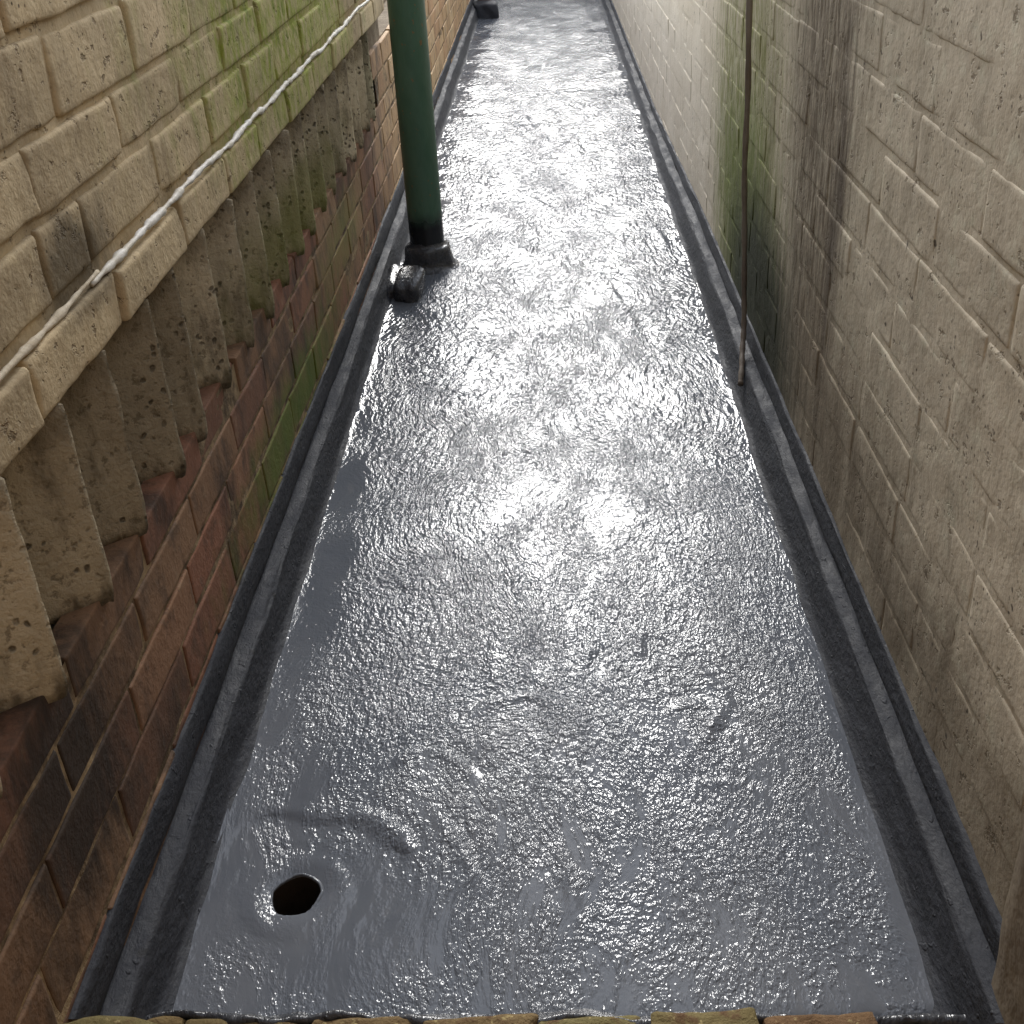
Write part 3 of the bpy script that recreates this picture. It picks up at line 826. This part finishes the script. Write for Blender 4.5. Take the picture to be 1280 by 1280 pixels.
rowsH += [(beds[i], beds[i + 1], run(9.15 + 0.12 * (i % 2), 0.24, 9.1, 12.9), 0.0) for i in range(11)]
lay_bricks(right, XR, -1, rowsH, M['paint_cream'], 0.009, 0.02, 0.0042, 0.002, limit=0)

# rendered pier at the near end of the right wall
pier = thing('pier', (0.52, 0.60, -2.9), 'grimy rendered pier edge at the near right corner beside the roof', 'pier')
yy = np.linspace(0, 1, 2)
zs = np.linspace(-2.9, WT_R + 0.05, 240)
outline = [(0.402, 0.45), (0.402, 0.60), (0.402, 0.715), (0.4025, 0.735), (0.406, 0.742), (0.416, 0.7445), (0.44, 0.7445)]
V = np.zeros((len(outline), len(zs), 3))
for i, (x, y) in enumerate(outline):
    V[i, :, 0] = x + fbm(zs * 12, zs * 0 + i * 0.4, 301, 3) * 0.005 - 0.52
    V[i, :, 1] = y + fbm(zs * 12, zs * 0 + i * 0.4, 302, 3) * 0.005 - 0.60
    V[i, :, 2] = zs + 2.9
link('render_coat', grid_mesh('render_coat', V), M['pier'], wloc(pier), pier)
cv, cf = [], []
box(cv, cf, (0.412, 0.40, -2.9), (0.70, 0.735, WT_R + 0.04))
link('pier_core', pyd('pier_core', [Vector(q) - wloc(pier) for q in cv], cf), M['pier'], wloc(pier), pier, smooth=False)

# ------------------------------------------------------------------ parapet of yellow bricks across the near end
par = thing('parapet', (-0.05, 0.66, -2.9), 'low parapet of worn yellow stock bricks along the bottom edge', 'parapet')
cv, cf = [], []
box(cv, cf, (-0.86, 0.52, -2.9), (0.402, 0.728, -0.012))
link('parapet_core', pyd('parapet_core', [Vector(q) - wloc(par) for q in cv], cf), M['core'], wloc(par), par, smooth=False)
ex = [-0.62, -0.515, -0.405, -0.28, -0.165, -0.045, 0.065, 0.18, 0.30, 0.42]
for i in range(len(ex) - 1):
    L = ex[i + 1] - ex[i] - 0.005
    xc = (ex[i] + ex[i + 1]) / 2
    y1 = yb(xc) + rnd.gauss(-0.002, 0.003)
    p, f = brick_patch(L, 0.20, 0.05, 0.006, 0.008, 400 + i, 18, 22)
    link('brick', pyd('brick', p, f), M['stock'], (xc, y1 - 0.10, 0.026 + rnd.gauss(0, 0.002)), par)
for xc, L in ((-0.585, 0.13), (-0.448, 0.115)):
    p, f = brick_patch(L, 0.20, 0.05, 0.010, 0.010, 430 + int(L * 1000), 13, 17)
    link('brick', pyd('brick', p, f), M['stock'], (xc, (0.655 if xc < -0.5 else 0.688) - 0.10, 0.175 if xc < -0.5 else 0.125), par)
xs_ = np.linspace(-0.66, 0.42, 110); ys_ = np.linspace(0.54, 0.735, 24)
Xp, Yp = np.meshgrid(xs_, ys_, indexing='ij')
link('mortar_bed', grid_mesh('mortar_bed', np.stack([Xp - par.location.x, Yp - par.location.y, 0.010 + fbm(Xp * 40, Yp * 40, 44, 3) * 0.010 + 2.9], -1)), M['mortar_red'], wloc(par), par)

# ------------------------------------------------------------------ green pipe with its resin boot
PX, PY, PR = -0.3545, 3.160, 0.0475
pipe = thing('drain_pipe', (PX, PY, 0), 'upright green painted pipe standing on the wet grey roof by the left wall', 'pipe')
hz = [0.0, 0.02, 0.04, 0.06, 0.08, 0.12, 0.16, 0.20, 0.3, 0.5, 0.8, 1.2, 1.6, 2.0, 2.45]
tube('pipe_shaft', [(PX + 0.0035 * h, PY, h) for h in hz], [PR * (1.0 if h < 0.7 else 0.99) for h in hz], M['green'], pipe, (PX, PY, 0), n=40)
tube('pipe_socket', [(PX + 0.0025, PY, 0.735), (PX + 0.0025, PY, 0.745), (PX + 0.003, PY, 0.83), (PX + 0.003, PY, 0.842)], [0.0478, 0.057, 0.057, 0.0478], M['green'], pipe, n=40)
rr = [(0.094, -0.004), (0.083, 0.002), (0.074, 0.007), (0.0690, 0.016), (0.0665, 0.030), (0.0640, 0.046), (0.0605, 0.056), (0.0550, 0.0605), (0.0500, 0.0625), (0.0478, 0.070), (0.0470, 0.075)]
ths = np.linspace(0, 2 * np.pi, 48, endpoint=False)
V = np.zeros((48, len(rr), 3))
for j, (r_, z_) in enumerate(rr):
    nn = fbm(np.cos(ths) * 3 + 10, np.sin(ths) * 3 + j * 0.35, 501, 3)
    rad = r_ * (1 + 0.10 * nn * (1 if j < 8 else 0.15))
    V[:, j, 0] = np.cos(ths) * rad; V[:, j, 1] = np.sin(ths) * rad; V[:, j, 2] = z_ + (0.006 * nn if 2 < j < 9 else 0.0015 * nn)
link('resin_boot', grid_mesh('resin_boot', V, closed_u=True), M['tar'], (PX, PY, 0), pipe)

def lump(name, loc, size, rot, mat, parent, seed, amp, sub=4, p=4.0):
    """rounded block from a subdivided cube, coated unevenly"""
    bm = bmesh.new()
    bmesh.ops.create_cube(bm, size=2.0)
    bmesh.ops.subdivide_edges(bm, edges=bm.edges, cuts=9, use_grid_fill=True)
    Rm = Matrix.Rotation(rot[2], 3, 'Z') @ Matrix.Rotation(rot[1], 3, 'Y') @ Matrix.Rotation(rot[0], 3, 'X')
    for v in bm.verts:
        c = np.array(v.co)
        n_ = (np.abs(c) ** p).sum() ** (1 / p)
        c = c / n_
        d = float(fbm(c[0] * 1.7 + 5 + c[2], c[1] * 1.7 + 9 - c[2] * 0.6, seed, 3))
        c = c * (1 + amp * d) * np.array(size) / 2
        v.co = Rm @ Vector(c)
        if v.co.z + loc[2] < 0.002:
            k_ = 1.0 + 0.25 * min(1.0, (0.002 - v.co.z - loc[2]) / 0.02)
            v.co.x *= k_; v.co.y *= k_
    me = bpy.data.meshes.new(name)
    bm.to_mesh(me); bm.free()
    return link(name, me, mat, loc, parent)
block = thing('coated_stub', (-0.385, 2.93, 0), 'short lump coated in dark shiny resin at the foot of the green pipe', 'pipe stub')
lump('stub_body', (-0.384, 2.925, 0.030), (0.072, 0.125, 0.062), (0.22, 0.10, -0.15), M['tar'], block, 611, 0.12)
lump('resin_fillet', (-0.428, 2.985, 0.012), (0.052, 0.17, 0.060), (0.1, 0.35, 0.1), M['tar'], block, 612, 0.25)
lump('resin_fillet', (-0.405, 3.035, 0.004), (0.075, 0.10, 0.045), (0.0, 0.0, 0.5), M['tar'], block, 613, 0.3)

far = thing('coated_box', (-0.395, 8.03, 0), 'small grey coated box on the roof at the far left by the brown pipe', 'outlet box')
lump('box_body', (-0.392, 8.03, 0.038), (0.150, 0.20, 0.095), (0, 0, 0.12), M['resin_dark'], far, 621, 0.12, p=8.0)
bp = thing('drain_pipe', (-0.405, 8.22, 0), 'short brown pipe rising behind the grey coated box at the far end', 'pipe')
tube('pipe_shaft', [(-0.405, 8.22, h) for h in (0.0, 0.08, 0.16, 0.24, 0.30)], [0.045, 0.045, 0.045, 0.045, 0.045], M['rust_pipe'], bp, (-0.405, 8.22, 0), n=28)
tube('resin_boot', [(-0.405, 8.22, h) for h in (0.0, 0.02, 0.05, 0.06)], [0.075, 0.060, 0.054, 0.046], M['resin_dark'], bp, (-0.405, 8.22, 0), n=28)

# ------------------------------------------------------------------ cable hanging down the right wall
kp = [(0.380, 2.42, 1.95), (0.381, 2.40, 1.4), (0.383, 2.38, 1.0), (0.384, 2.37, 0.76), (0.389, 2.366, 0.60), (0.391, 2.372, 0.45), (0.397, 2.37, 0.32), (0.402, 2.368, 0.20), (0.404, 2.360, 0.13), (0.4005, 2.335, 0.100), (0.393, 2.295, 0.076), (0.386, 2.25, 0.057), (0.3785, 2.212, 0.037)]
P_ = smoothprof([list(q) for q in kp], 5)
cab = tube('cable', [Vector(q) for q in P_], [0.0058 + 0.0007 * math.sin(i * 1.7) for i in range(len(P_))], M['cable'], None, n=12)
tag(cab, 'thin brown cable hanging down the mossy part of the right wall', 'cable')

# ------------------------------------------------------------------ building the picture was taken from
fac = thing('building', (0, -0.55, -2.9), 'brick rear wall of the house behind the viewpoint', 'building')
cv, cf = [], []
box(cv, cf, (-3.2, -0.8, -2.9), (3.2, -0.35, 2.0))
link('rear_wall', pyd('rear_wall', [Vector(q) - wloc(fac) for q in cv], cf), M['facade'], wloc(fac), fac, smooth=False)
end = thing('building', (0, 13.6, -2.9), 'pale rendered wall of a neighbouring house closing the far end of the passage', 'building')
cv, cf = [], []
box(cv, cf, (-4, 13.4, -2.9), (4, 13.8, 2.9))
link('end_wall', pyd('end_wall', [Vector(q) - wloc(end) for q in cv], cf), M['render'], wloc(end), end, smooth=False)
print('bricks as parts: upper', nU, 'lower', nL, 'right', nR)
